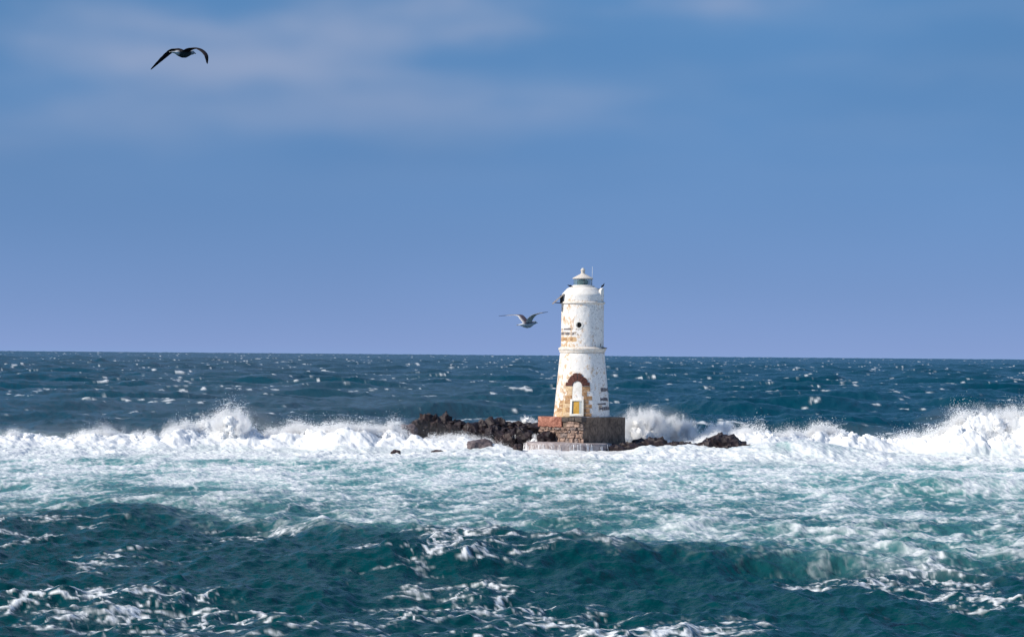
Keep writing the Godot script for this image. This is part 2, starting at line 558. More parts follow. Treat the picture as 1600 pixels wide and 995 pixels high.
func paint_picture() -> Image:
	# old white limewash: flaked to sand-coloured render on the weather side, grey specks elsewhere.
	# u: once round the tower, 0.5 towards the camera; v: top 12.3 m, bottom 2.7 m
	var w := 1024
	var h := 768
	var img := Image.create(w, h, false, Image.FORMAT_RGB8)
	var na := noise(71, 1.1, 5)
	var nb := noise(72, 3.2, 4)
	var nc := noise(73, 9.0, 3)
	var bands := [[9.62, 0.22, 0.55], [9.98, 0.13, 0.42], [9.17, 0.30, 0.62], [8.68, 0.20, 0.5]]
	for j in h:
		var y := lerpf(12.9, 2.7, (j + 0.5) / h)
		for i in w:
			var a := ((i + 0.5) / w - 0.5) * TAU
			var s := a * 2.0
			var px := sin(a) * 2.0
			var pz := cos(a) * 2.0
			var A := na.get_noise_3d(px, y, pz)
			var B := nb.get_noise_3d(px, y * 0.8, pz)
			var C := nc.get_noise_3d(px, y * 1.4, pz)
			var v := Vector3(0.81, 0.785, 0.76) * (1.0 + 0.16 * A + 0.10 * B + 0.06 * C)
			# thin tan wash where the lime is worn
			var left := smoothstep(0.0, -1.6, s)
			var low := smoothstep(8.2, 4.0, y) if y < 8.2 else 0.0
			var worn := A * 0.7 + B * 0.55 + 0.12 * C + left * 0.16 + low * left * 0.15
			v = v.lerp(Vector3(0.70, 0.52, 0.36), smoothstep(0.16, 0.42, worn) * 0.85)
			v = v.lerp(Vector3(0.44, 0.27, 0.15), smoothstep(0.42, 0.60, worn + 0.2 * C))
			# bare sandstone on the lower left of the door
			var bare := smoothstep(5.5, 3.2, y) * smoothstep(0.1, -1.0, s) * smoothstep(-3.2, -1.8, s) + 0.55 * A + 0.35 * B
			if y < 6.0:
				v = v.lerp(Vector3(0.60, 0.42, 0.22) * (1.0 + 0.25 * C), smoothstep(0.58, 0.72, bare))
			# courses where the render has gone
			for b in bands:
				var dy: float = absf(y - b[0]) / b[1]
				if dy < 1.0 and s < 0.4 and s > -3.0:
					var g: float = b[2] + 0.7 * B + 0.5 * C - smoothstep(0.5, 1.0, dy) - smoothstep(-0.9, 0.2, s) * 0.8
					var tone := Vector3(0.46, 0.33, 0.22).lerp(Vector3(0.30, 0.29, 0.28), clampf(0.5 + 2.0 * C, 0, 1)) if b[0] > 9.4 else Vector3(0.56, 0.37, 0.20)
					v = v.lerp(tone, smoothstep(0.25, 0.5, g))
			# fine cracks and scabs where the lime has lifted
			var crack := absf(nb.get_noise_3d(px * 0.8 + 9.0, y * 0.55, pz * 0.8))
			v = v.lerp(Vector3(0.42, 0.32, 0.25), smoothstep(0.035, 0.008, crack) * smoothstep(-0.05, 0.25, A + 0.3 * left) * 0.8)
			v = v.lerp(Vector3(0.55, 0.44, 0.35), smoothstep(0.30, 0.42, C + 0.4 * A + 0.10 * left) * 0.7)
			# grey lichen specks, thicker on the lee side
			var right := smoothstep(0.1, 1.4, s) * (1.0 if y > 8.2 else 0.6)
			var sp := C * 0.9 + B * 0.45 + right * 0.20
			v = v.lerp(Vector3(0.34, 0.33, 0.34), smoothstep(0.34, 0.52, sp) * 0.9)
			# rust runs under the upper ring
			if y > 8.5 and y < 10.85:
				var run := nb.get_noise_3d(px * 2.2, y * 0.25, pz * 2.2)
				v = v.lerp(Vector3(0.55, 0.36, 0.22), smoothstep(0.22, 0.5, run) * smoothstep(9.6, 10.85, y) * 0.8 * smoothstep(0.6, -0.6, s))
			img.set_pixel(i, j, lin(clampf(v.x, 0, 1), clampf(v.y, 0, 1), clampf(v.z, 0, 1)))
	return img

func wall_mesh(y0: float, y1: float, rf: Callable, hole := Vector3.ZERO) -> ArrayMesh:
	# a skin round the tower with uv for the paint; hole: s, y, radius
	var st := begin()
	var seg := 220
	var rows := maxi(1, int((y1 - y0) / 0.07))
	for j in rows:
		var ya := lerpf(y0, y1, float(j) / rows)
		var yb := lerpf(y0, y1, float(j + 1) / rows)
		for k in seg:
			var a0 := lerpf(-PI, PI, float(k) / seg)
			var a1 := lerpf(-PI, PI, float(k + 1) / seg)
			if hole.z > 0.0:
				var am := (a0 + a1) * 0.5 * 2.05
				if Vector2((am - hole.x) * 0.84, (ya + yb) * 0.5 - hole.y).length() < hole.z: continue
			var ra: float = rf.call(ya)
			var rb: float = rf.call(yb)
			var ny := -(rb - ra) / (yb - ya)
			for v in [[a0, ya, ra], [a1, yb, rb], [a1, ya, ra], [a0, ya, ra], [a0, yb, rb], [a1, yb, rb]]:
				var e := Vector3(sin(v[0]), 0, cos(v[0]))
				st.set_normal((e + Vector3.UP * ny).normalized())
				st.set_uv(Vector2(v[0] / TAU + 0.5, (12.9 - v[1]) / 10.2))
				st.add_vertex(e * v[2] + Vector3.UP * v[1])
	return st.commit()

func build_lighthouse() -> void:
	var root := thing("lighthouse", "weathered white round lighthouse with small lantern on a square stone plinth", "lighthouse", Vector3(AX, 0, 0))
	var paint := StandardMaterial3D.new()
	paint.albedo_texture = ImageTexture.create_from_image(paint_picture())
	paint.roughness = 0.95
	paint.metallic_specular = 0.25
	var bump := NoiseTexture2D.new()
	bump.width = 512
	bump.height = 512
	bump.seamless = true
	bump.noise = noise(75, 0.03, 5)
	paint.heightmap_enabled = true
	paint.heightmap_texture = bump
	paint.heightmap_scale = 3.0
	var lime := grain(mat(Color.WHITE, 0.95, 0.25), 76, 0.05, lin(0.62, 0.58, 0.53), lin(0.79, 0.78, 0.75), 0.4, 0.6)
	var ledge := grain(mat(Color.WHITE, 0.95, 0.25), 77, 0.09, lin(0.52, 0.43, 0.34), lin(0.82, 0.80, 0.77), 0.6, 1.0)
	var sand := grain(mat(Color.WHITE, 0.95), 78, 0.09, lin(0.40, 0.26, 0.14), lin(0.72, 0.57, 0.40), 0.9, 1.2)
	var sand2 := grain(mat(Color.WHITE, 0.95), 79, 0.06, lin(0.24, 0.125, 0.06), lin(0.56, 0.37, 0.21), 0.8, 1.2)
	var brown := grain(mat(Color.WHITE, 0.9), 80, 0.07, lin(0.060, 0.022, 0.018), lin(0.13, 0.055, 0.045), 0.9, 1.2)
	var greystone := grain(mat(Color.WHITE, 0.95), 82, 0.07, lin(0.10, 0.09, 0.10), lin(0.24, 0.22, 0.22), 0.9, 1.2)
	var dark := mat(lin(0.012, 0.012, 0.014), 0.8)

	# walls
	var lower := part("lower_wall", wall_mesh(2.92, 8.10, tower_r), paint, root)
	var wy := 10.32
	var ws := -0.40
	var upper := part("upper_wall", wall_mesh(8.55, 12.02, tower_r, Vector3(ws, wy, 0.25)), paint, root)
	part("cornice", lathe([[1.80, 8.08], [1.86, 8.12], [1.86, 8.24], [1.93, 8.30], [1.95, 8.42], [1.90, 8.47], [1.76, 8.56]], 96), ledge, root)
	part("upper_ring", lathe([[1.71, 12.02], [1.81, 12.05], [1.83, 12.14], [1.79, 12.20], [1.70, 12.22]], 96), ledge, root)
	# top drum, shouldered towards the lantern
	part("top_drum", wall_mesh(12.2, 12.72, func(_y): return 1.71), paint, root)
	part("shoulder", lathe([[1.71, 12.72], [1.69, 12.80], [1.62, 12.90], [1.34, 13.20], [1.24, 13.29], [1.10, 13.36], [0.92, 13.42]], 96), lime, root)
	# parapet left standing on the lee side
	var pst := begin()
	for k in 22:
		var a0 := lerpf(1.0, 2.7, k / 22.0)
		var a1 := lerpf(1.0, 2.7, (k + 1) / 22.0)
		var h0 := lerpf(13.1, 13.32, smoothstep(1.0, 1.15, a0)) + 0.02 * sin(k * 2.3)
		var h1 := lerpf(13.1, 13.32, smoothstep(1.0, 1.15, a1)) + 0.02 * sin((k + 1) * 2.3)
		var e0 := Vector3(sin(a0), 0, cos(a0))
		var e1 := Vector3(sin(a1), 0, cos(a1))
		var u := Vector3.UP
		quad(pst, e0 * 1.715 + u * 12.7, e1 * 1.715 + u * 12.7, e1 * 1.715 + u * h1, e0 * 1.715 + u * h0)
		quad(pst, e0 * 1.715 + u * h0, e1 * 1.715 + u * h1, e1 * 1.52 + u * h1, e0 * 1.52 + u * h0)
		quad(pst, e1 * 1.52 + u * 12.7, e0 * 1.52 + u * 12.7, e0 * 1.52 + u * h0, e1 * 1.52 + u * h1)
		if k == 0: quad(pst, e0 * 1.52 + u * 12.7, e0 * 1.715 + u * 12.7, e0 * 1.715 + u * h0, e0 * 1.52 + u * h0)
	part("parapet", done(pst), lime, root)

	# round window
	var win := part("window", lathe_disc(on_tower(ws, wy, -0.34), on_tower(ws, wy, -0.34) - Vector3(0, wy, 0), 0.34), dark, root)
	var rim := begin()
	for k in 28:
		var a0 := TAU * k / 28
		var a1 := TAU * (k + 1) / 28
		var P := func(a: float, r: float, o: float) -> Vector3: return on_tower(ws + cos(a) * r * 1.19, wy + sin(a) * r, o)
		quad(rim, P.call(a0, 0.225, 0.03), P.call(a0, 0.33, 0.03), P.call(a1, 0.33, 0.03), P.call(a1, 0.225, 0.03))
		quad(rim, P.call(a0, 0.33, -0.03), P.call(a1, 0.33, -0.03), P.call(a1, 0.33, 0.03), P.call(a0, 0.33, 0.03))
		quad(rim, P.call(a0, 0.225, 0.03), P.call(a1, 0.225, 0.03), P.call(a1, 0.225, -0.36), P.call(a0, 0.225, -0.36))
	part("frame", done(rim), lime, win)

	# doorway: s of its middle is -0.41
	var ds := -0.41
	var door := Node3D.new()
	door.name = "door"
	root.add_child(door)
	var whitewood := grain(mat(Color.WHITE, 0.8), 84, 0.05, lin(0.66, 0.63, 0.56), lin(0.84, 0.83, 0.80), 1.2, 0.4)
	for q in [rect(ds - 0.52, ds - 0.36, 2.99, 4.36), rect(ds + 0.36, ds + 0.48, 2.99, 4.36), rect(ds - 0.36, ds + 0.36, 4.20, 4.36), rect(ds - 0.36, ds + 0.36, 2.99, 3.18)]:
		part("frame", wall_piece(q, -0.05, 0.10), whitewood, door)
	part("leaf", wall_piece(rect(ds - 0.36, ds + 0.17, 3.18, 4.20), -0.05, 0.02), grain(mat(Color.WHITE, 0.7), 85, 0.05, lin(0.40, 0.20, 0.03), lin(0.62, 0.38, 0.07), 0.8, 0.5), door)
	part("side_panel", wall_piece(rect(ds + 0.17, ds + 0.36, 3.18, 4.20), -0.05, 0.035), mat(lin(0.42, 0.46, 0.46), 0.5), door)
	part("jamb_shadow", wall_piece(rect(ds - 0.36, ds - 0.27, 3.19, 4.19), -0.05, 0.03), mat(lin(0.20, 0.20, 0.18), 0.6), door)  # dark strip standing in for the shadow of the jamb on the leaf
	# walled-up arch above the door
	var arch := rect(ds - 0.40, ds + 0.36, 4.365, 5.42)
	var fill := [arch[0], arch[1]]
	for k in 11:
		var a := PI * k / 10
		fill.append(Vector2(ds - 0.02 + 0.385 * cos(a), 5.42 + 0.37 * sin(a)))
	part("arch_infill", wall_piece(fill, -0.05, 0.015), lime, root)
	# brown voussoirs, stepped at the outside
	var out_r := [0.98, 0.93, 0.90, 1.02, 1.04, 0.96, 0.92, 0.98]
	var surround := Node3D.new()
	surround.name = "arch"
	root.add_child(surround)
	for k in 8:
		var a0 := PI * k / 8 + 0.012
		var a1 := PI * (k + 1) / 8 - 0.012
		if k == 3: a1 -= 0.035
		var ro: float = out_r[k]
		var c := Vector2(ds - 0.02, 5.42)
		var poly := [c + Vector2(cos(a0), sin(a0)) * 0.40, c + Vector2(cos(a0), sin(a0)) * ro, c + Vector2(cos((a0 + a1) / 2), sin((a0 + a1) / 2)) * ro, c + Vector2(cos(a1), sin(a1)) * ro, c + Vector2(cos(a1), sin(a1)) * 0.40]
		if k == 0: poly = [c + Vector2(0.40, 0.0), c + Vector2(1.0, 0.0), c + Vector2(1.0, 0.27), c + Vector2(0.74, 0.33), c + Vector2(cos(a1), sin(a1)) * 0.40]
		if k == 7: poly = [c + Vector2(cos(a0), sin(a0)) * 0.40, c + Vector2(-0.76, 0.33), c + Vector2(-1.0, 0.25), c + Vector2(-1.0, 0.0), c + Vector2(-0.40, 0.0)]
		part("stone", wall_piece(poly, -0.04, 0.075 + 0.012 * (k % 3)), brown, surround)
	# sandstone jambs, long and short
	var rng := RandomNumberGenerator.new()
	rng.seed = 9
	for side in [-1, 1]:
		var y := 2.96
		var k := 0
		while y < 5.36:
			var hh := rng.randf_range(0.29, 0.38)
			if y + hh > 5.30: hh = 5.41 - y
			var wdt := (0.62 if k % 2 == 0 else 0.44) + rng.randf_range(-0.06, 0.06)
			var inner := 0.525 if y < 4.36 else 0.405
			if side > 0: inner = 0.485 if y < 4.36 else 0.375
			var s0: float = ds + side * inner
			var s1: float = ds + side * (inner + wdt)
			part("stone", wall_piece(rect(minf(s0, s1), maxf(s0, s1), y, y + hh - 0.018), -0.04, 0.03 + rng.randf_range(-0.01, 0.02)), sand if rng.randf() < (0.7 if side < 0 else 0.15) else sand2, surround)
			y += hh
			k += 1
	# more bare stones to the left of the jamb, thinning upwards
	for j in 7:
		var y := 2.97 + j * 0.33
		var n_st := [2, 2, 1, 1, 0, 0, 0][j] as int
		var s := ds - 1.16 - rng.randf_range(0.0, 0.08)
		for k in n_st:
			var wdt := rng.randf_range(0.30, 0.52)
			part("stone", wall_piece(rect(s - wdt + 0.016, s, y + rng.randf_range(0, 0.02), y + 0.31), -0.04, 0.006 + rng.randf_range(0.0, 0.012), 0.006), sand if rng.randf() < 0.5 else sand2, lower)
			s -= wdt
	# courses of grey stone showing on the lee side
	for b in [[5.12, 1.62, 2.75, 0.30], [4.35, 1.50, 2.5, 0.26], [3.98, 1.2, 2.1, 0.14], [3.62, 1.35, 2.85, 0.28]]:
		var s: float = b[1]
		while s < b[2]:
			var wdt := rng.randf_range(0.26, 0.46)
			part("stone", wall_piece(rect(s, s + wdt - 0.02, b[0] - b[3] / 2 + rng.randf_range(-0.02, 0.02), b[0] + b[3] / 2 + rng.randf_range(-0.03, 0.03)), -0.04, 0.004 + rng.randf_range(0.0, 0.012), 0.005), greystone, lower)
			s += wdt
	# stones showing in the upper wall, windward side
	for b in [[9.63, -2.9, -1.0, 0.22], [9.17, -2.95, -1.1, 0.26], [9.99, -2.5, -1.55, 0.16]]:
		var s: float = b[1]
		while s < b[2]:
			var wdt := rng.randf_range(0.22, 0.42)
			if rng.randf() < 0.72:
				part("stone", wall_piece(rect(s, s + wdt - 0.02, b[0] - b[3] / 2 + rng.randf_range(-0.02, 0.03), b[0] + b[3] / 2 - rng.randf_range(0.0, 0.06)), -0.04, 0.004 + rng.randf_range(0.0, 0.008), 0.004), sand2 if b[0] < 9.4 else greystone, upper)
			s += wdt

	# lantern
	var lan := Node3D.new()
	lan.name = "lantern"
	root.add_child(lan)
	part("base_ring", lathe([[0.95, 13.42], [0.95, 13.50], [0.80, 13.53], [0.78, 13.56]], 64), lime, lan)
	var glass := StandardMaterial3D.new()
	glass.albedo_color = Color(0.55, 0.68, 0.68, 0.28)
	glass.transparency = BaseMaterial3D.TRANSPARENCY_ALPHA
	glass.roughness = 0.06
	glass.metallic_specular = 0.6
	var steel := mat(lin(0.10, 0.12, 0.12), 0.5)
	for k in 8:
		var a0 := TAU * k / 8 + 0.10 + 0.03
		var a1 := TAU * (k + 1) / 8 + 0.10 - 0.03
		part("pane", lathe([[0.72, 13.56], [0.72, 14.06]], 6, true, a0, a1), glass, lan)
		var a := TAU * k / 8 + 0.10
		part("mullion", tube([Vector3(sin(a) * 0.72, 13.54, cos(a) * 0.72), Vector3(sin(a) * 0.72, 14.08, cos(a) * 0.72)], 0.022, 6), steel, lan)
	part("lens", lathe([[0.10, 13.54], [0.36, 13.60], [0.42, 13.72], [0.46, 13.80], [0.42, 13.90], [0.34, 14.0], [0.08, 14.06]], 24), grain(mat(Color.WHITE, 0.25), 86, 0.05, lin(0.05, 0.09, 0.09), lin(0.16, 0.24, 0.24), 1.5), lan)
	part("lens_stand", lathe([[0.5, 13.44], [0.5, 13.54], [0.0, 13.55]], 24), dark, lan)
	var roofm := grain(mat(Color.WHITE, 0.8), 87, 0.08, lin(0.42, 0.36, 0.30), lin(0.80, 0.78, 0.74), 1.6, 0.5)
	var roof := part("roof", lathe([[0.0, 14.05], [0.72, 14.06], [0.84, 14.07], [0.85, 14.12], [0.72, 14.19], [0.52, 14.30], [0.32, 14.40], [0.19, 14.47], [0.17, 14.52]], 48), roofm, lan)
	part("ventilator", lathe([[0.15, 14.50], [0.15, 14.70], [0.19, 14.72], [0.19, 14.80], [0.12, 14.86], [0.10, 14.92], [0.0, 14.96]], 24), roofm, roof)
	part("antenna", tube([Vector3(0.74, 13.5, 0.18), Vector3(0.76, 15.05, 0.18)], 0.014, 6), mat(lin(0.6, 0.62, 0.64), 0.4), root)
	part("aerial_bracket", tube([Vector3(0.60, 14.0, 0.18), Vector3(0.78, 14.03, 0.18)], 0.02, 6), steel, root)

	# solar panel leaning out on the windward side
	var pan := Node3D.new()
	pan.name = "solar_panel"
	root.add_child(pan)
	pan.position = Vector3(-1.70, 12.30, 0.35)
	var cell := mat(lin(0.015, 0.02, 0.045), 0.15)
	var alu := mat(lin(0.42, 0.36, 0.32), 0.5)
	var slab := MeshInstance3D.new()
	slab.name = "frame"
	slab.mesh = box_mesh(Vector3(-0.03, -0.62, -0.6), Vector3(0.07, 0.62, 0.6), 0.008)
	slab.material_override = alu
	pan.add_child(slab)
	slab.position = Vector3(-0.30, 0.14, 0)
	slab.rotation_degrees.z = -49
	var face := part("cells", box_mesh(Vector3(-0.038, -0.54, -0.51), Vector3(-0.031, 0.54, 0.51), 0.002), cell, slab)
	part("bracket", box_mesh(Vector3(-0.14, -0.20, -0.50), Vector3(0.02, 0.42, 0.50), 0.01), dark, pan)
	for zz in [-0.45, 0.45]:
		part("strut", tube([Vector3(-0.05, -0.21, zz), Vector3(-0.62, -0.17, zz)], 0.025, 6), dark, pan)
	part("pipe_stub", tube([Vector3(sin(0.98) * 1.74, 8.6, cos(0.98) * 1.74), Vector3(sin(0.98) * 1.74, 8.84, cos(0.98) * 1.74)], 0.03, 6), dark, root)
	# slate ledge on the cornice
	var lst := begin()
	for k in 8:
		var a0 := lerpf(0.95, 1.55, k / 8.0)
		var a1 := lerpf(0.95, 1.55, (k + 1) / 8.0)
		var e0 := Vector3(sin(a0), 0, cos(a0))
		var e1 := Vector3(sin(a1), 0, cos(a1))
		quad(lst, e0 * 1.72 + Vector3.UP * 8.56, e0 * 2.02 + Vector3.UP * 8.50, e1 * 2.02 + Vector3.UP * 8.50, e1 * 1.72 + Vector3.UP * 8.56)
		quad(lst, e0 * 2.02 + Vector3.UP * 8.45, e1 * 2.02 + Vector3.UP * 8.45, e1 * 2.02 + Vector3.UP * 8.50, e0 * 2.02 + Vector3.UP * 8.50)
		quad(lst, e1 * 1.72 + Vector3.UP * 8.45, e1 * 2.02 + Vector3.UP * 8.45, e0 * 2.02 + Vector3.UP * 8.45, e0 * 1.72 + Vector3.UP * 8.45)
	part("ledge_slate", done(lst), greystone, root)

	build_plinth(root)

func build_plinth(root: Node3D) -> void:
	# square in plan, a corner towards the camera; that corner has broken away below the coping
	var pl := Node3D.new()
	pl.name = "plinth"
	root.add_child(pl)
	var grey := grain(mat(Color.WHITE, 0.85), 91, 0.06, lin(0.06, 0.045, 0.037), lin(0.33, 0.24, 0.18), 0.4, 2.5)
	grey.uv1_scale = Vector3(0.5, 0.20, 0.5)
	var red := grain(mat(Color.WHITE, 0.9), 92, 0.07, lin(0.13, 0.045, 0.032), lin(0.52, 0.25, 0.18), 0.45, 2.0)
	var rubble_a := grain(mat(Color.WHITE, 0.9), 93, 0.07, lin(0.12, 0.08, 0.065), lin(0.50, 0.36, 0.29), 0.6, 2.5)
	var rubble_b := grain(mat(Color.WHITE, 0.9), 94, 0.07, lin(0.08, 0.062, 0.06), lin(0.38, 0.31, 0.28), 0.6, 2.5)
	var W := Vector3(-3.52, 0, 0.1)
	var E := Vector3(3.58, 0, -0.1)
	var N := Vector3(0.0, 0, -3.55)
	var S := Vector3(-0.05, 0, 3.50)
	var n := noise(95, 0.8, 4)
	# core: lee faces whole, windward face set back behind the render and rubble
	var st := begin()
	var segs := 26
	var vr := 10
	var path := []
	for k in segs: path.append(S.lerp(E, float(k) / segs))
	for k in segs: path.append(E.lerp(N, float(k) / segs))
	for k in segs: path.append(N.lerp(W, float(k) / segs))
	for k in segs + 1: path.append(W.lerp(S, float(k) / segs))
	var P := func(i: int, j: int) -> Vector3:
		var p: Vector3 = path[i % path.size()]
		var y := lerpf(0.2, 2.90, float(j) / vr)
		var inward := 0.03 + 0.05 * n.get_noise_3d(p.x, y, p.z)
		if i >= segs * 3: inward += 0.10
		# the broken corner
		var near := exp(-pow((p - S).length() / 0.85, 2.0))
		inward += near * (0.30 + 0.18 * n.get_noise_3d(p.x * 2.0, y * 2.0, p.z * 2.0)) * smoothstep(2.86, 2.5, y)
		return p * (1.0 - inward / 3.0) + Vector3.UP * y
	for i in path.size() - 1:
		for j in vr:
			quad(st, P.call(i, j), P.call(i + 1, j), P.call(i + 1, j + 1), P.call(i, j + 1))
		tri(st, Vector3(0, 2.91, 0), P.call(i + 1, vr), P.call(i, vr))
	part("core", done(st), grey, pl)
	# windward face: red render band above, rubble below
	var along_w := (S - W).normalized()
	var out := Vector3(-along_w.z, 0, along_w.x) * -1.0
	if out.z < 0: out = -out
	var rng := RandomNumberGenerator.new()
	rng.seed = 96
	var len_w := (S - W).length()
	var Q := func(s: float, y: float, o: float) -> Vector3: return W + along_w * s + out * (o - 0.10) + Vector3.UP * y
	var bands := [[0.0, 1.55], [1.57, 2.62]]
	for b in bands:
		var rst := begin()
		var m := 9
		for k in m:
			var s0 := lerpf(b[0], b[1], float(k) / m)
			var s1 := lerpf(b[0], b[1], float(k + 1) / m)
			var y0 := 2.12 + 0.10 * n.get_noise_2d(s0 * 4.0, 9.0)
			var y1 := 2.12 + 0.10 * n.get_noise_2d(s1 * 4.0, 9.0)
			quad(rst, Q.call(s0, y0, 0.14), Q.call(s1, y1, 0.14), Q.call(s1, 2.87, 0.14), Q.call(s0, 2.87, 0.14))
			quad(rst, Q.call(s0, 2.87, 0.14), Q.call(s1, 2.87, 0.14), Q.call(s1, 2.92, 0.09), Q.call(s0, 2.92, 0.09))
			quad(rst, Q.call(s0, 2.92, 0.09), Q.call(s1, 2.92, 0.09), Q.call(s1, 2.92, -0.6), Q.call(s0, 2.92, -0.6))
			quad(rst, Q.call(s0, y0, -0.1), Q.call(s1, y1, -0.1), Q.call(s1, y1, 0.14), Q.call(s0, y0, 0.14))
		quad(rst, Q.call(b[0], 2.12, -0.1), Q.call(b[0], 2.12, 0.14), Q.call(b[0], 2.9, 0.14), Q.call(b[0], 2.9, -0.1))
		quad(rst, Q.call(b[1], 2.12, 0.14), Q.call(b[1], 2.12, -0.1), Q.call(b[1], 2.9, -0.1), Q.call(b[1], 2.9, 0.14))
		part("render_slab", done(rst), red, pl)
	# dark broken coping towards the corner and along the lee face
	for b in [[2.64, 3.35, 2.58], [3.37, 4.05, 2.66], [4.07, 4.86, 2.60]]:
		var cst := begin()
		var pts := PackedVector3Array()
		for s in [b[0] + 0.01, b[1] - 0.01]:
			for y in [b[2] + rng.randf_range(-0.05, 0.05), 2.915]:
				for o in [-0.4, 0.15 + rng.randf_range(-0.03, 0.05)]:
					pts.append(Q.call(s, y, o))
		hull_faces(cst, pts, Q.call((b[0] + b[1]) / 2, 2.75, 0.0))
		part("coping_stone", done(cst), greystone_dark(), pl)
	# rubble stones
	var y := 0.55
	var row := 0
	while y < 2.55:
		var hh := rng.randf_range(0.18, 0.44)
		var s := rng.randf_range(0.0, 0.25) + (0.0 if row % 2 else 0.12)
		while s < len_w - 0.15:
			var wdt := rng.randf_range(0.22, 0.80)
			var top := minf(y + hh, 2.14 if s < 2.5 else 2.56)
			if top - y > 0.1:
				var back := 0.0
				if s + wdt > len_w - 0.9: back = -0.22 * smoothstep(len_w - 0.9, len_w, s + wdt)
				part("stone", rubble(Q, s + 0.012, minf(s + wdt, len_w - 0.05) - 0.012, y + 0.012, top - 0.012, 0.06 + rng.randf_range(0.0, 0.09) + back, rng), rubble_a if rng.randf() < 0.55 else rubble_b, pl)
			s += wdt
		y += hh
		row += 1

var _gd: StandardMaterial3D
func greystone_dark() -> StandardMaterial3D:
	if _gd == null: _gd = grain(mat(Color.WHITE, 0.9), 97, 0.07, lin(0.04, 0.035, 0.035), lin(0.13, 0.105, 0.09), 0.6, 2.0)
	return _gd

func rubble(Q: Callable, s0: float, s1: float, y0: float, y1: float, o: float, rng: RandomNumberGenerator) -> ArrayMesh:
	var st := begin()
	var j := func() -> float: return rng.randf_range(-0.06, 0.06)
	var sm := (s0 + s1) / 2
	var ym := (y0 + y1) / 2
	var ring := [[s0, y0], [sm, y0 - 0.01], [s1, y0], [s1 + 0.01, ym], [s1, y1], [sm, y1 + 0.01], [s0, y1], [s0 - 0.01, ym]]
	var back := []
	var mid := []
	var front := []
	for p in ring:
		var a: float = p[0] + j.call() * 0.6
		var b: float = p[1] + j.call() * 0.6
		back.append(Q.call(a, b, -0.1))
		mid.append(Q.call(a, b, o - 0.05 + j.call()))
		front.append(Q.call(lerpf(a, sm, 0.28), lerpf(b, ym, 0.28), o + j.call()))
	var c: Vector3 = Q.call(sm, ym, o + 0.02)
	for i in 8:
		var k := (i + 1) % 8
		quad(st, back[i], back[k], mid[k], mid[i])
		quad(st, mid[i], mid[k], front[k], front[i])
		tri(st, c, front[k], front[i])
	return done(st)

func lathe_disc(c: Vector3, n: Vector3, r: float) -> ArrayMesh:
	var st := begin()
	var nn := n.normalized()
	var u := Vector3.UP.cross(nn).normalized()
	var v := nn.cross(u)
	for k in 24:
		var a := TAU * k / 24
		var b := TAU * (k + 1) / 24
		tri(st, c, c + (u * cos(b) + v * sin(b)) * r, c + (u * cos(a) + v * sin(a)) * r)
	return done(st)

# ------------------------------------------------------------------ rocks
func rock_mesh(seed_: int, w: float, h: float, dp: float, smooth_rock := false) -> ArrayMesh:
	var n := noise(seed_, 0.9, 5, FastNoiseLite.FRACTAL_RIDGED)
	var n2 := noise(seed_ + 500, 0.55, 3)
	var st := begin()
	var su := 34
	var sv := 20
	var P := func(i: int, j: int) -> Vector3:
		var a := TAU * (i % su) / su
		var b := lerpf(-0.5 * PI, 0.5 * PI, float(j) / sv)
		var e := Vector3(cos(b) * cos(a), sin(b), cos(b) * sin(a))
		var q := Vector3(signf(e.x) * pow(absf(e.x), 0.8), signf(e.y) * pow(absf(e.y), 0.85), signf(e.z) * pow(absf(e.z), 0.8))
		var p := q * Vector3(w * 0.5, h, dp * 0.5)
		var k := 1.0 + 0.42 * n2.get_noise_3dv(p * 1.6 / maxf(0.6, w * 0.5) + Vector3(seed_, 0, 0))
		var amp := 0.10 if smooth_rock else 0.40
		k += amp * n.get_noise_3dv(p * 1.5 + Vector3(0, seed_ * 3.1, 0))
		return p * k
	for i in su:
		for j in sv:
			quad(st, P.call(i, j), P.call(i, j + 1), P.call(i + 1, j + 1), P.call(i + 1, j))
	return done(st)

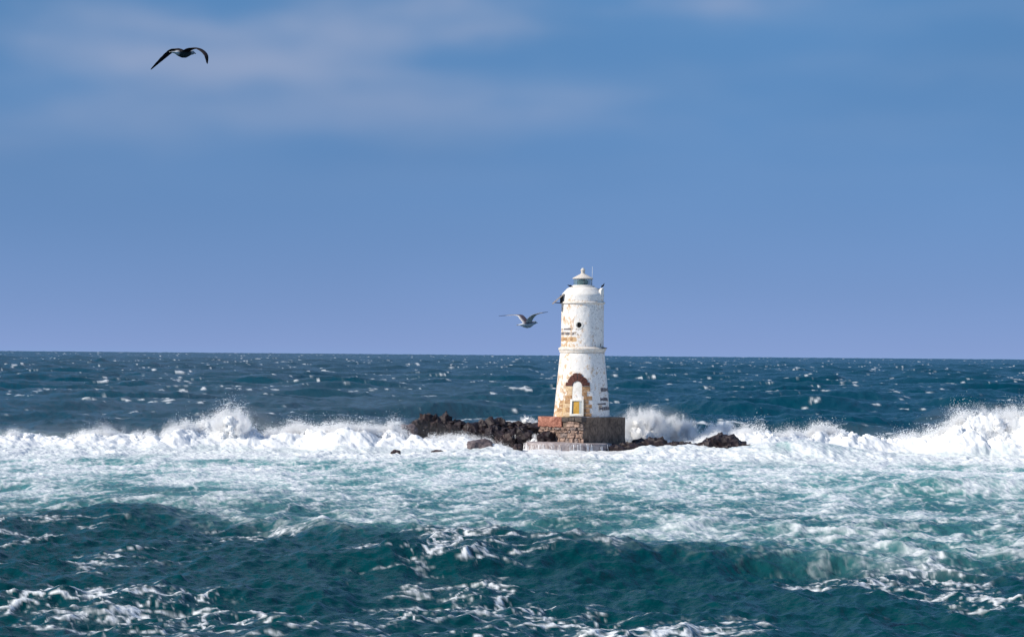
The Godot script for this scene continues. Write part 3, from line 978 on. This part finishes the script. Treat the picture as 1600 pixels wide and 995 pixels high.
func build_rocks() -> void:
	var black := grain(mat(Color.WHITE, 0.55), 101, 0.05, lin(0.006, 0.004, 0.006), lin(0.040, 0.026, 0.030), 0.5, 4.0)
	var brown := grain(mat(Color.WHITE, 0.6), 102, 0.05, lin(0.012, 0.008, 0.009), lin(0.075, 0.046, 0.044), 0.5, 4.0)
	var grey := grain(mat(Color.WHITE, 0.6), 103, 0.05, lin(0.06, 0.045, 0.05), lin(0.19, 0.155, 0.16), 0.5, 3.0)
	var L := [
		[-8.56, 1.29, -4.0, 1.5, 0.95, grey, "grey rock washed by foam at the far left end of the left outcrop"],
		[-7.62, 1.40, -5.0, 1.2, 1.15, black, "dark rock beside the tallest peak of the left outcrop"],
		[-6.89, 1.40, -5.5, 1.35, 1.66, brown, "reddish-brown peak forming the tallest point of the left outcrop"],
		[-5.92, 1.40, -6.0, 1.8, 1.60, black, "broad black peak right of the tallest point of the left outcrop"],
		[-4.81, 1.35, -6.0, 2.0, 1.12, black, "low black rock sloping down right of the left outcrop's peaks"],
		[-3.61, 1.30, -6.0, 2.0, 0.78, brown, "low dark ridge linking the left outcrop to the middle outcrop"],
		[-2.22, 1.00, -5.0, 2.5, 1.58, black, "large black rock at the left end of the middle outcrop"],
		[-0.80, 1.20, -6.0, 2.0, 1.30, black, "rounded black rock behind the middle outcrop's foam cascade"],
		[0.32, 1.21, -6.0, 1.6, 1.04, brown, "small dark rock between the middle outcrop and the plinth"],
		[1.60, 1.42, -6.5, 2.2, 0.95, black, "low black rock just left of the plinth's back corner"],
		[-1.21, 0.85, -3.5, 1.9, 1.15, black, "black rock in front of the middle outcrop's rounded rock"],
		[-0.52, 0.60, -0.5, 1.45, 0.92, brown, "brown rock with water running down it, left of the cascade"],
		[0.73, 0.60, -1.5, 1.9, 1.30, black, "wet black rock beside the cascade left of the plinth"],
		[-2.46, 0.30, 3.0, 2.4, 0.90, grey, "smooth grey rounded rock awash in front of the middle outcrop"],
		[2.90, 1.00, 1.3, 1.25, 0.80, black, "black rock against the reddish face of the plinth"],
		[-9.00, 0.12, 9.0, 0.62, 0.30, brown, "tiny rock tip alone in foam left of the outcrops"],
		[-5.78, 0.12, 7.0, 0.9, 0.22, brown, "small flat rock tip in foam below the left outcrop"],
		[0.53, 0.42, 5.0, 0.60, 0.44, brown, "tiny brown rock tip left of the concrete landing"],
		[9.23, 0.05, 2.2, 2.9, 0.90, black, "low brown rock shelf at the right edge of the concrete landing"],
		[11.35, 0.22, 0.0, 2.6, 1.08, black, "dark jagged rock right of the plinth's shaded corner"],
		[13.00, 0.38, 4.0, 1.1, 0.75, black, "smaller left one of two low rocks between the right outcrops"],
		[14.05, 0.40, 4.5, 1.4, 0.72, black, "flat right one of two low rocks between the right outcrops"],
		[15.35, 0.30, 5.5, 2.0, 0.85, brown, "low flat rock at the left foot of the rightmost outcrop"],
		[16.80, 0.25, 5.5, 3.0, 1.40, black, "large dark hump of the rightmost outcrop"],
		[18.20, 0.15, 6.5, 1.7, 0.90, brown, "low brown rock at the right foot of the rightmost outcrop"],
	]
	var i := 0
	for r in L:
		var o := MeshInstance3D.new()
		o.name = numbered("rock")
		o.mesh = rock_mesh(200 + i * 13, r[3] * 1.05, r[4] * 0.76, maxf(1.2, r[3] * 0.9), r[5] == grey)
		o.material_override = r[5]
		add_child(o)
		o.position = Vector3(r[0], r[1], r[2])
		o.rotation.y = 0.0
		tag(o, r[6], "rock", "rocks of the reef")
		i += 1

# ------------------------------------------------------------------ spray
func drop_cluster(seed_: int, count: int, size: float) -> ArrayMesh:
	var rng := RandomNumberGenerator.new()
	rng.seed = seed_
	var pos := PackedVector3Array()
	var nor := PackedVector3Array()
	for i in count:
		var c := Vector3(rng.randfn(0, 0.36), rng.randfn(0, 0.36), rng.randfn(0, 0.36))
		var r := size * rng.randf_range(0.35, 1.0) * (1.0 if rng.randf() < 0.8 else 1.5)
		var q := Basis(Vector3(rng.randfn(), rng.randfn(), rng.randfn()).normalized(), rng.randf() * TAU)
		var v := [q * Vector3(1, 1, 1), q * Vector3(1, -1, -1), q * Vector3(-1, 1, -1), q * Vector3(-1, -1, 1)]
		for f in [[0, 1, 2], [0, 2, 3], [0, 3, 1], [1, 3, 2]]:
			var fm: Vector3 = v[f[0]] + v[f[1]] + v[f[2]]
			var fn: Vector3 = (v[f[1]] - v[f[0]]).cross(v[f[2]] - v[f[0]])
			for t in (f if fn.dot(fm) < 0.0 else [f[0], f[2], f[1]]):
				pos.append(c + v[t] * r * 0.6)
				nor.append(fm.normalized())
	var arr := []
	arr.resize(Mesh.ARRAY_MAX)
	arr[Mesh.ARRAY_VERTEX] = pos
	arr[Mesh.ARRAY_NORMAL] = nor
	var m := ArrayMesh.new()
	m.add_surface_from_arrays(Mesh.PRIMITIVE_TRIANGLES, arr)
	return m

func foam_head(seed_: int) -> ArrayMesh:
	# a lump of foam: a ball puffed up like a cauliflower
	var n := noise(seed_, 1.5, 4)
	var st := begin(true)
	var su := 26
	var sv := 16
	var P := func(i: int, j: int) -> Vector3:
		var a := TAU * (i % su) / su
		var b := lerpf(-0.5 * PI, 0.5 * PI, float(j) / sv)
		var e := Vector3(cos(b) * cos(a), sin(b), cos(b) * sin(a))
		return e * (0.72 + 0.95 * absf(n.get_noise_3dv(e)))
	for i in su:
		for j in sv:
			quad(st, P.call(i, j), P.call(i, j + 1), P.call(i + 1, j + 1), P.call(i + 1, j))
	return done(st, true)

func spray(called: String, label: String, mesh: Mesh, m: Material, places: Array) -> void:
	var mm := MultiMesh.new()
	mm.transform_format = MultiMesh.TRANSFORM_3D
	mm.mesh = mesh
	mm.instance_count = places.size()
	for i in places.size(): mm.set_instance_transform(i, places[i])
	var o := MultiMeshInstance3D.new()
	o.name = numbered(called)
	o.multimesh = mm
	o.material_override = m
	add_child(o)
	tag(o, label, "spray", "", "stuff")

func turn(rng: RandomNumberGenerator, s: Vector3) -> Basis:
	return Basis(Vector3(rng.randfn(), rng.randfn(), rng.randfn()).normalized(), rng.randf() * TAU) * Basis.from_scale(s)

func build_spray() -> void:
	var m := mat(lin(0.97, 0.975, 0.98), 1.0, 0.1)
	m.backlight_enabled = true
	m.backlight = lin(0.9, 0.9, 0.9)
	var m2 := mat(lin(0.86, 0.87, 0.88), 1.0, 0.1)
	var rng := RandomNumberGenerator.new()
	rng.seed = 404
	var lumps := drop_cluster(1, 420, 0.050)
	var fine := drop_cluster(2, 420, 0.020)
	# rounded heads of foam along the crest
	var heads := foam_head(5)
	var hh := []
	for i in 600:
		var x := rng.randf_range(-46.0, 46.0)
		var bh := bore_height(x)
		if (x > -8.5 and x < 13.0) or rng.randf() > bh * 0.5: continue
		var dz := rng.randfn(0, 0.9) - 0.3
		var s := rng.randf_range(0.18, 0.42) * clampf(bh * 0.6, 0.6, 1.4)
		var y := bh * 0.80 * hump(dz, 3.2, 2.6) - 0.55 * s + absf(rng.randfn(0, 0.05)) * bh
		hh.append(Transform3D(turn(rng, Vector3(s * 1.3, s, s)), Vector3(x, y, bore_z(x) + dz)))
	spray("foam_head", "rounded white heads of foam boiling on the breaker's crest", heads, m2, hh)
	# along the breaker
	var a := []
	var b := []
	for i in 2600:
		var x := rng.randf_range(-46.0, 46.0)
		var bh := bore_height(x)
		if rng.randf() > bh * 0.75 * smoothstep(-0.25, 0.25, bore_noise.get_noise_2d(x * 0.9, 77.0)): continue
		if x > 1.0 and x < 12.0 : continue
		var z := bore_z(x) - absf(rng.randfn(0, 0.9)) + 0.2
		var puff := absf(bore_noise.get_noise_3d(x * 1.2, 0.0, z)) * 1.7
		var y := bh * (0.66 + 0.48 * puff) * hump(z - bore_z(x), 3.2, 2.6) + rng.randfn(0, 0.10)
		var s := rng.randf_range(0.35, 0.95) * clampf(bh * 0.6, 0.5, 1.1)
		a.append(Transform3D(turn(rng, Vector3(s, s, s)), Vector3(x, y, z)))
		if rng.randf() < 0.4:
			s = rng.randf_range(0.6, 1.3) * clampf(bh * 0.6, 0.6, 1.2)
			b.append(Transform3D(turn(rng, Vector3(s, s, s)), Vector3(x + rng.randfn(0, 0.3), y + absf(rng.randfn(0, 0.28)) * bh * 0.6, z - rng.randf() * 0.6)))
	spray("breaker_foam", "white tumbling foam of the breaker running along the reef", lumps, m, a)
	spray("breaker_spray", "fine white droplets flying off the breaker's crest", fine, m, b)
	# single bursts: centre x, base y, z, half width, height, number, label
	var bursts := [
		[-22.6, 0.6, 1.0, 1.5, 2.55, 260, "tall white burst of spray at the left part of the breaker"],
		[39.2, 0.8, 1.0, 3.6, 2.9, 620, "broad high burst of spray at the right edge of the picture"],
		[11.0, 0.4, -6.0, 2.6, 2.75, 620, "shaded bluish burst of spray behind the plinth's right corner"],
		[14.3, 0.5, -6.0, 1.3, 2.1, 260, "bright white puff of spray right of the shaded burst"],
		[17.0, 0.5, -4.5, 2.2, 1.7, 260, "low white spray behind the rightmost outcrop"],
		[1.35, 1.3, -9.0, 0.9, 1.55, 150, "small white splash behind the rocks left of the plinth"],
		[-0.1, 0.3, -0.6, 0.5, 1.1, 70, "white cascade running between the rocks left of the plinth"],
		[1.9, 0.3, 0.6, 0.7, 1.0, 110, "white water pouring off the rocks onto the landing's left end"],
	]
	for u in bursts:
		var p := []
		var q := []
		var core := []
		for i in int(u[5] * 0.3):
			var lean := rng.randfn(0, 0.36)
			var top: float = exp(-lean * lean * 2.4) * u[4]
			var s: float = rng.randf_range(0.22, 0.5) * clampf(u[3] * 0.55, 0.3, 0.9)
			core.append(Transform3D(turn(rng, Vector3(s, s, s)), Vector3(u[0] + lean * u[3], u[1] + maxf(0.0, top - s) * pow(rng.randf(), 0.7) * 0.86, u[2] + rng.randfn(0, 0.3) * u[3] * 0.6)))
		spray("foam_core", "dense heart of the " + u[6], heads, m2, core)
		var jets := []
		for j in 9: jets.append([rng.randf_range(-0.9, 0.9), rng.randf_range(0.65, 1.08), rng.randf_range(-0.4, 0.4)])
		for i in int(u[5] * 0.7):
			var jet: Array = jets[rng.randi() % 9]
			var t := pow(rng.randf(), 0.75)
			var off: float = jet[0] * (0.35 + 0.65 * t)
			var rise: float = u[4] * jet[1] * (1.0 - 0.5 * jet[0] * jet[0])
			var pt := Vector3(u[0] + off * u[3] + rng.randfn(0, 0.10 + 0.16 * t) * u[3] + 0.25 * t * t * u[3], u[1] + rise * t * (1.25 - 0.25 * t) + rng.randfn(0, 0.08) * u[4], u[2] + jet[2] * u[3] + rng.randfn(0, 0.2) * u[3])
			var s: float = rng.randf_range(0.3, 0.75) * clampf(u[3] * 0.5, 0.3, 0.9) * (1.1 - 0.5 * t)
			var tilt := Basis(Vector3(0, 0, 1), -jet[0] * 0.7)
			p.append(Transform3D(tilt * Basis.from_scale(Vector3(0.8, 1.5, 0.8)) * turn(rng, Vector3(s, s, s)), pt))
			if rng.randf() < 0.6:
				s *= 1.6
				q.append(Transform3D(tilt * Basis.from_scale(Vector3(0.8, 1.5, 0.8)) * turn(rng, Vector3(s, s, s)), pt + Vector3(rng.randfn(0, 0.2) + 0.2 * t, absf(rng.randfn(0, 0.2)) * u[4] * 0.3, 0)))
		spray("spray_burst", u[6], lumps, m, p)
		if u[5] > 200: spray("spray_droplets", "fine droplets above the " + u[6], fine, m, q)

# thin spray hanging in the air behind the breaker
func build_mist() -> void:
	var all := []
	for q in [[-20.0, 2.0, -32.0, 78.0, 9.0, 60.0, 0.00035], [-22.5, 1.5, -3.0, 8.0, 4.4, 6.0, 0.02], [39.0, 1.8, -3.0, 13.0, 5.2, 7.0, 0.02], [11.8, 1.5, -8.0, 8.0, 4.8, 6.0, 0.03], [-35.0, 0.8, -3.0, 24.0, 3.0, 6.0, 0.012], [-12.0, 1.0, -4.0, 18.0, 3.4, 6.0, 0.012], [26.0, 1.0, -4.0, 18.0, 3.4, 6.0, 0.010]]:
		for k in [1.0, 0.78, 0.55]:
			all.append([q[0] + (1.0 - k) * 3.0, q[1], q[2], q[3] * k, q[4] * k, q[5] * k, q[6]])
	for q in all:
		var f := FogVolume.new()
		f.name = numbered("spray_mist")
		f.shape = RenderingServer.FOG_VOLUME_SHAPE_ELLIPSOID
		f.size = Vector3(q[3], q[4], q[5])
		var fm := FogMaterial.new()
		fm.density = q[6]
		fm.albedo = Color(0.98, 0.985, 0.99)
		f.material = fm
		add_child(f)
		f.position = Vector3(q[0], q[1], q[2])
		tag(f, "thin pale mist of spray drifting behind the breaker", "mist", "drifting spray mist", "stuff")

# ------------------------------------------------------------------ birds
func loft(st: SurfaceTool, rings: Array) -> void:
	# rings: [points, colours]; all rings have as many points
	var n: int = rings[0][0].size()
	for i in rings.size() - 1:
		for k in n:
			var k2 := (k + 1) % n
			var P := [[rings[i], k], [rings[i], k2], [rings[i + 1], k2], [rings[i], k], [rings[i + 1], k2], [rings[i + 1], k]]
			for v in P:
				st.set_color(v[0][1][v[1]])
				st.add_vertex(v[0][0][v[1]])

func gull_mesh(wl: Array, wr: Array, c: Dictionary, s := 1.0) -> ArrayMesh:
	# forward +x, up +y, right +z. wl, wr: wing joints [pos, chord, twist] from shoulder to tip
	var st := begin(true)
	var body := [[-0.34, 0.002, 0.010, 0.045], [-0.27, 0.004, 0.014, 0.052], [-0.20, 0.0, 0.030, 0.040], [-0.12, -0.008, 0.060, 0.060], [-0.02, -0.014, 0.080, 0.080], [0.08, -0.008, 0.078, 0.078], [0.16, 0.010, 0.058, 0.056], [0.21, 0.026, 0.044, 0.042], [0.25, 0.034, 0.044, 0.042], [0.285, 0.034, 0.034, 0.032], [0.305, 0.030, 0.014, 0.013], [0.335, 0.026, 0.010, 0.009], [0.355, 0.014, 0.003, 0.003]]
	var rings := []
	for b in body:
		var p := []
		var cc := []
		for k in 14:
			var a := TAU * k / 14
			p.append(Vector3(b[0], b[1] + cos(a) * b[2], sin(a) * b[3]) * s)
			var col: Color = c.back if cos(a) > 0.35 else c.belly
			if b[0] < -0.15: col = c.tail
			elif b[0] > 0.30: col = c.beak
			elif b[0] > 0.19: col = c.head
			cc.append(col)
		rings.append([p, cc])
	loft(st, rings)
	for w in [wl, wr]:
		rings = []
		# smooth the joint chain
		var pts := []
		for i in w.size() - 1:
			for t in 5: 
				var f := t / 5.0
				var p0: Array = w[maxi(i - 1, 0)]
				var p1: Array = w[i]
				var p2: Array = w[i + 1]
				var p3: Array = w[mini(i + 2, w.size() - 1)]
				pts.append([p1[0].cubic_interpolate(p2[0], p0[0], p3[0], f), lerpf(p1[1], p2[1], f)])
		pts.append([w[-1][0], w[-1][1]])
		for i in pts.size():
			var t: Vector3 = (pts[mini(i + 1, pts.size() - 1)][0] - pts[maxi(i - 1, 0)][0]).normalized()
			var back := (Vector3(-1, 0, 0) - t * t.dot(Vector3(-1, 0, 0))).normalized()
			var up := t.cross(back)
			if up.y < 0: up = -up
			var ch: float = pts[i][1]
			var th := ch * lerpf(0.11, 0.05, float(i) / pts.size()) + 0.004
			var o: Vector3 = pts[i][0]
			var span := float(i) / (pts.size() - 1)
			var prof := [[0.0, 0.0], [0.08, 0.8], [0.3, 1.0], [0.65, 0.5], [0.97, 0.08], [1.0, -0.06], [0.65, -0.1], [0.3, -0.3], [0.08, -0.5]]
			var p := []
			var cc := []
			for q in prof:
				var serr := 1.0 + (0.05 * (i % 2) if q[0] > 0.9 else 0.0)
				p.append((o + back * (q[0] * ch * serr - ch * 0.25) + up * q[1] * th) * s)
				var col: Color = c.wing_top if q[1] >= 0.0 else c.wing_under
				if span > 0.80: col = c.tip
				elif q[0] > 0.9: col = c.trail
				cc.append(col)
			rings.append([p, cc])
		loft(st, rings)
		# close the tip
		var last: Array = rings[-1]
		for k in range(1, 8):
			for v in [last[0][0], last[0][k], last[0][k + 1]]:
				st.set_color(c.tip); st.add_vertex(v)
	st.index()
	st.generate_normals()
	return st.commit()

func build_birds() -> void:
	var m := StandardMaterial3D.new()
	m.vertex_color_use_as_albedo = true
	m.roughness = 0.9
	m.metallic_specular = 0.2
	# gull gliding with drooped wings, upper left
	var dark := {"back": Color(0.03, 0.028, 0.03), "belly": Color(0.035, 0.045, 0.045), "tail": Color(0.78, 0.78, 0.76), "head": Color(0.30, 0.32, 0.33), "beak": Color(0.05, 0.05, 0.05), "wing_top": Color(0.02, 0.018, 0.02), "wing_under": Color(0.016, 0.014, 0.016), "tip": Color(0.008, 0.008, 0.01), "trail": Color(0.05, 0.045, 0.045)}
	var wl := [[Vector3(0.06, 0.03, -0.03), 0.19], [Vector3(0.09, 0.10, -0.22), 0.20], [Vector3(0.10, 0.08, -0.42), 0.18], [Vector3(-0.02, -0.10, -0.62), 0.12], [Vector3(-0.16, -0.30, -0.80), 0.025]]
	var wr := [[Vector3(0.06, 0.03, 0.03), 0.19], [Vector3(0.09, 0.09, 0.22), 0.19], [Vector3(0.08, 0.05, 0.46), 0.16], [Vector3(0.02, -0.08, 0.70), 0.12], [Vector3(-0.08, -0.27, 0.83), 0.025]]
	var g := MeshInstance3D.new()
	g.name = numbered("seagull")
	g.mesh = gull_mesh(wl, wr, dark, 0.93)
	g.material_override = m
	add_child(g)
	g.position = Vector3(-6.27, 13.62, CAM_D - 56.0)
	g.rotation_degrees = Vector3(0, 48, 0)
	tag(g, "dark-winged seagull gliding high at the upper left, wings drooped", "seagull", "seagulls in flight")
	# gull flapping beside the tower
	var pale := {"back": Color(0.10, 0.09, 0.12), "belly": Color(0.50, 0.52, 0.53), "tail": Color(0.82, 0.82, 0.80), "head": Color(0.30, 0.34, 0.36), "beak": Color(0.25, 0.2, 0.05), "wing_top": Color(0.085, 0.07, 0.09), "wing_under": Color(0.42, 0.45, 0.46), "tip": Color(0.012, 0.012, 0.02), "trail": Color(0.70, 0.68, 0.66)}
	wl = [[Vector3(0.05, 0.03, -0.03), 0.21], [Vector3(0.05, 0.15, -0.16), 0.21], [Vector3(0.05, 0.23, -0.30), 0.17], [Vector3(0.0, 0.235, -0.60), 0.12], [Vector3(-0.08, 0.22, -0.98), 0.03]]
	wr = [[Vector3(0.05, 0.03, 0.03), 0.21], [Vector3(0.05, 0.16, 0.14), 0.21], [Vector3(0.05, 0.25, 0.30), 0.16], [Vector3(0.03, 0.29, 0.56), 0.11], [Vector3(-0.02, 0.31, 0.80), 0.03]]
	g = MeshInstance3D.new()
	g.name = numbered("seagull")
	g.mesh = gull_mesh(wl, wr, pale, 1.12)
	g.material_override = m
	add_child(g)
	g.position = Vector3(0.44, 8.82, CAM_D - 84.0)
	g.rotation_degrees = Vector3(0, 42, 4)
	tag(g, "grey-and-white seagull flapping with raised wings left of the lighthouse", "seagull", "seagulls in flight")
	# dark birds perched on the tower
	var folded := {"back": Color(0.012, 0.012, 0.014), "belly": Color(0.014, 0.014, 0.016), "tail": Color(0.01, 0.01, 0.012), "head": Color(0.012, 0.012, 0.014), "beak": Color(0.03, 0.03, 0.03), "wing_top": Color(0.01, 0.01, 0.012), "wing_under": Color(0.01, 0.01, 0.012), "tip": Color(0.008, 0.008, 0.01), "trail": Color(0.01, 0.01, 0.012)}
	wl = [[Vector3(0.10, 0.03, -0.05), 0.12], [Vector3(0.02, 0.03, -0.085), 0.13], [Vector3(-0.10, 0.02, -0.08), 0.10], [Vector3(-0.24, 0.01, -0.05), 0.05], [Vector3(-0.34, 0.0, -0.02), 0.02]]
	wr = []
	for q in wl: wr.append([Vector3(q[0].x, q[0].y, -q[0].z), q[1]])
	var perch := gull_mesh(wl, wr, folded, 0.75)
	var spots := [[Vector3(AX + 1.62, 13.52, 0.35), 30.0, 48.0, "small dark bird perched on the right end of the lighthouse parapet"], [Vector3(AX - 1.05, 13.48, 0.45), 150.0, 12.0, "small dark bird crouching on the left shoulder of the lighthouse top"]]
	for q in spots:
		var o := MeshInstance3D.new()
		o.name = numbered("perched_bird")
		o.mesh = perch
		o.material_override = m
		add_child(o)
		o.position = q[0]
		o.rotation_degrees = Vector3(0, q[1], q[2])
		tag(o, q[3], "bird", "birds perched on the lighthouse")
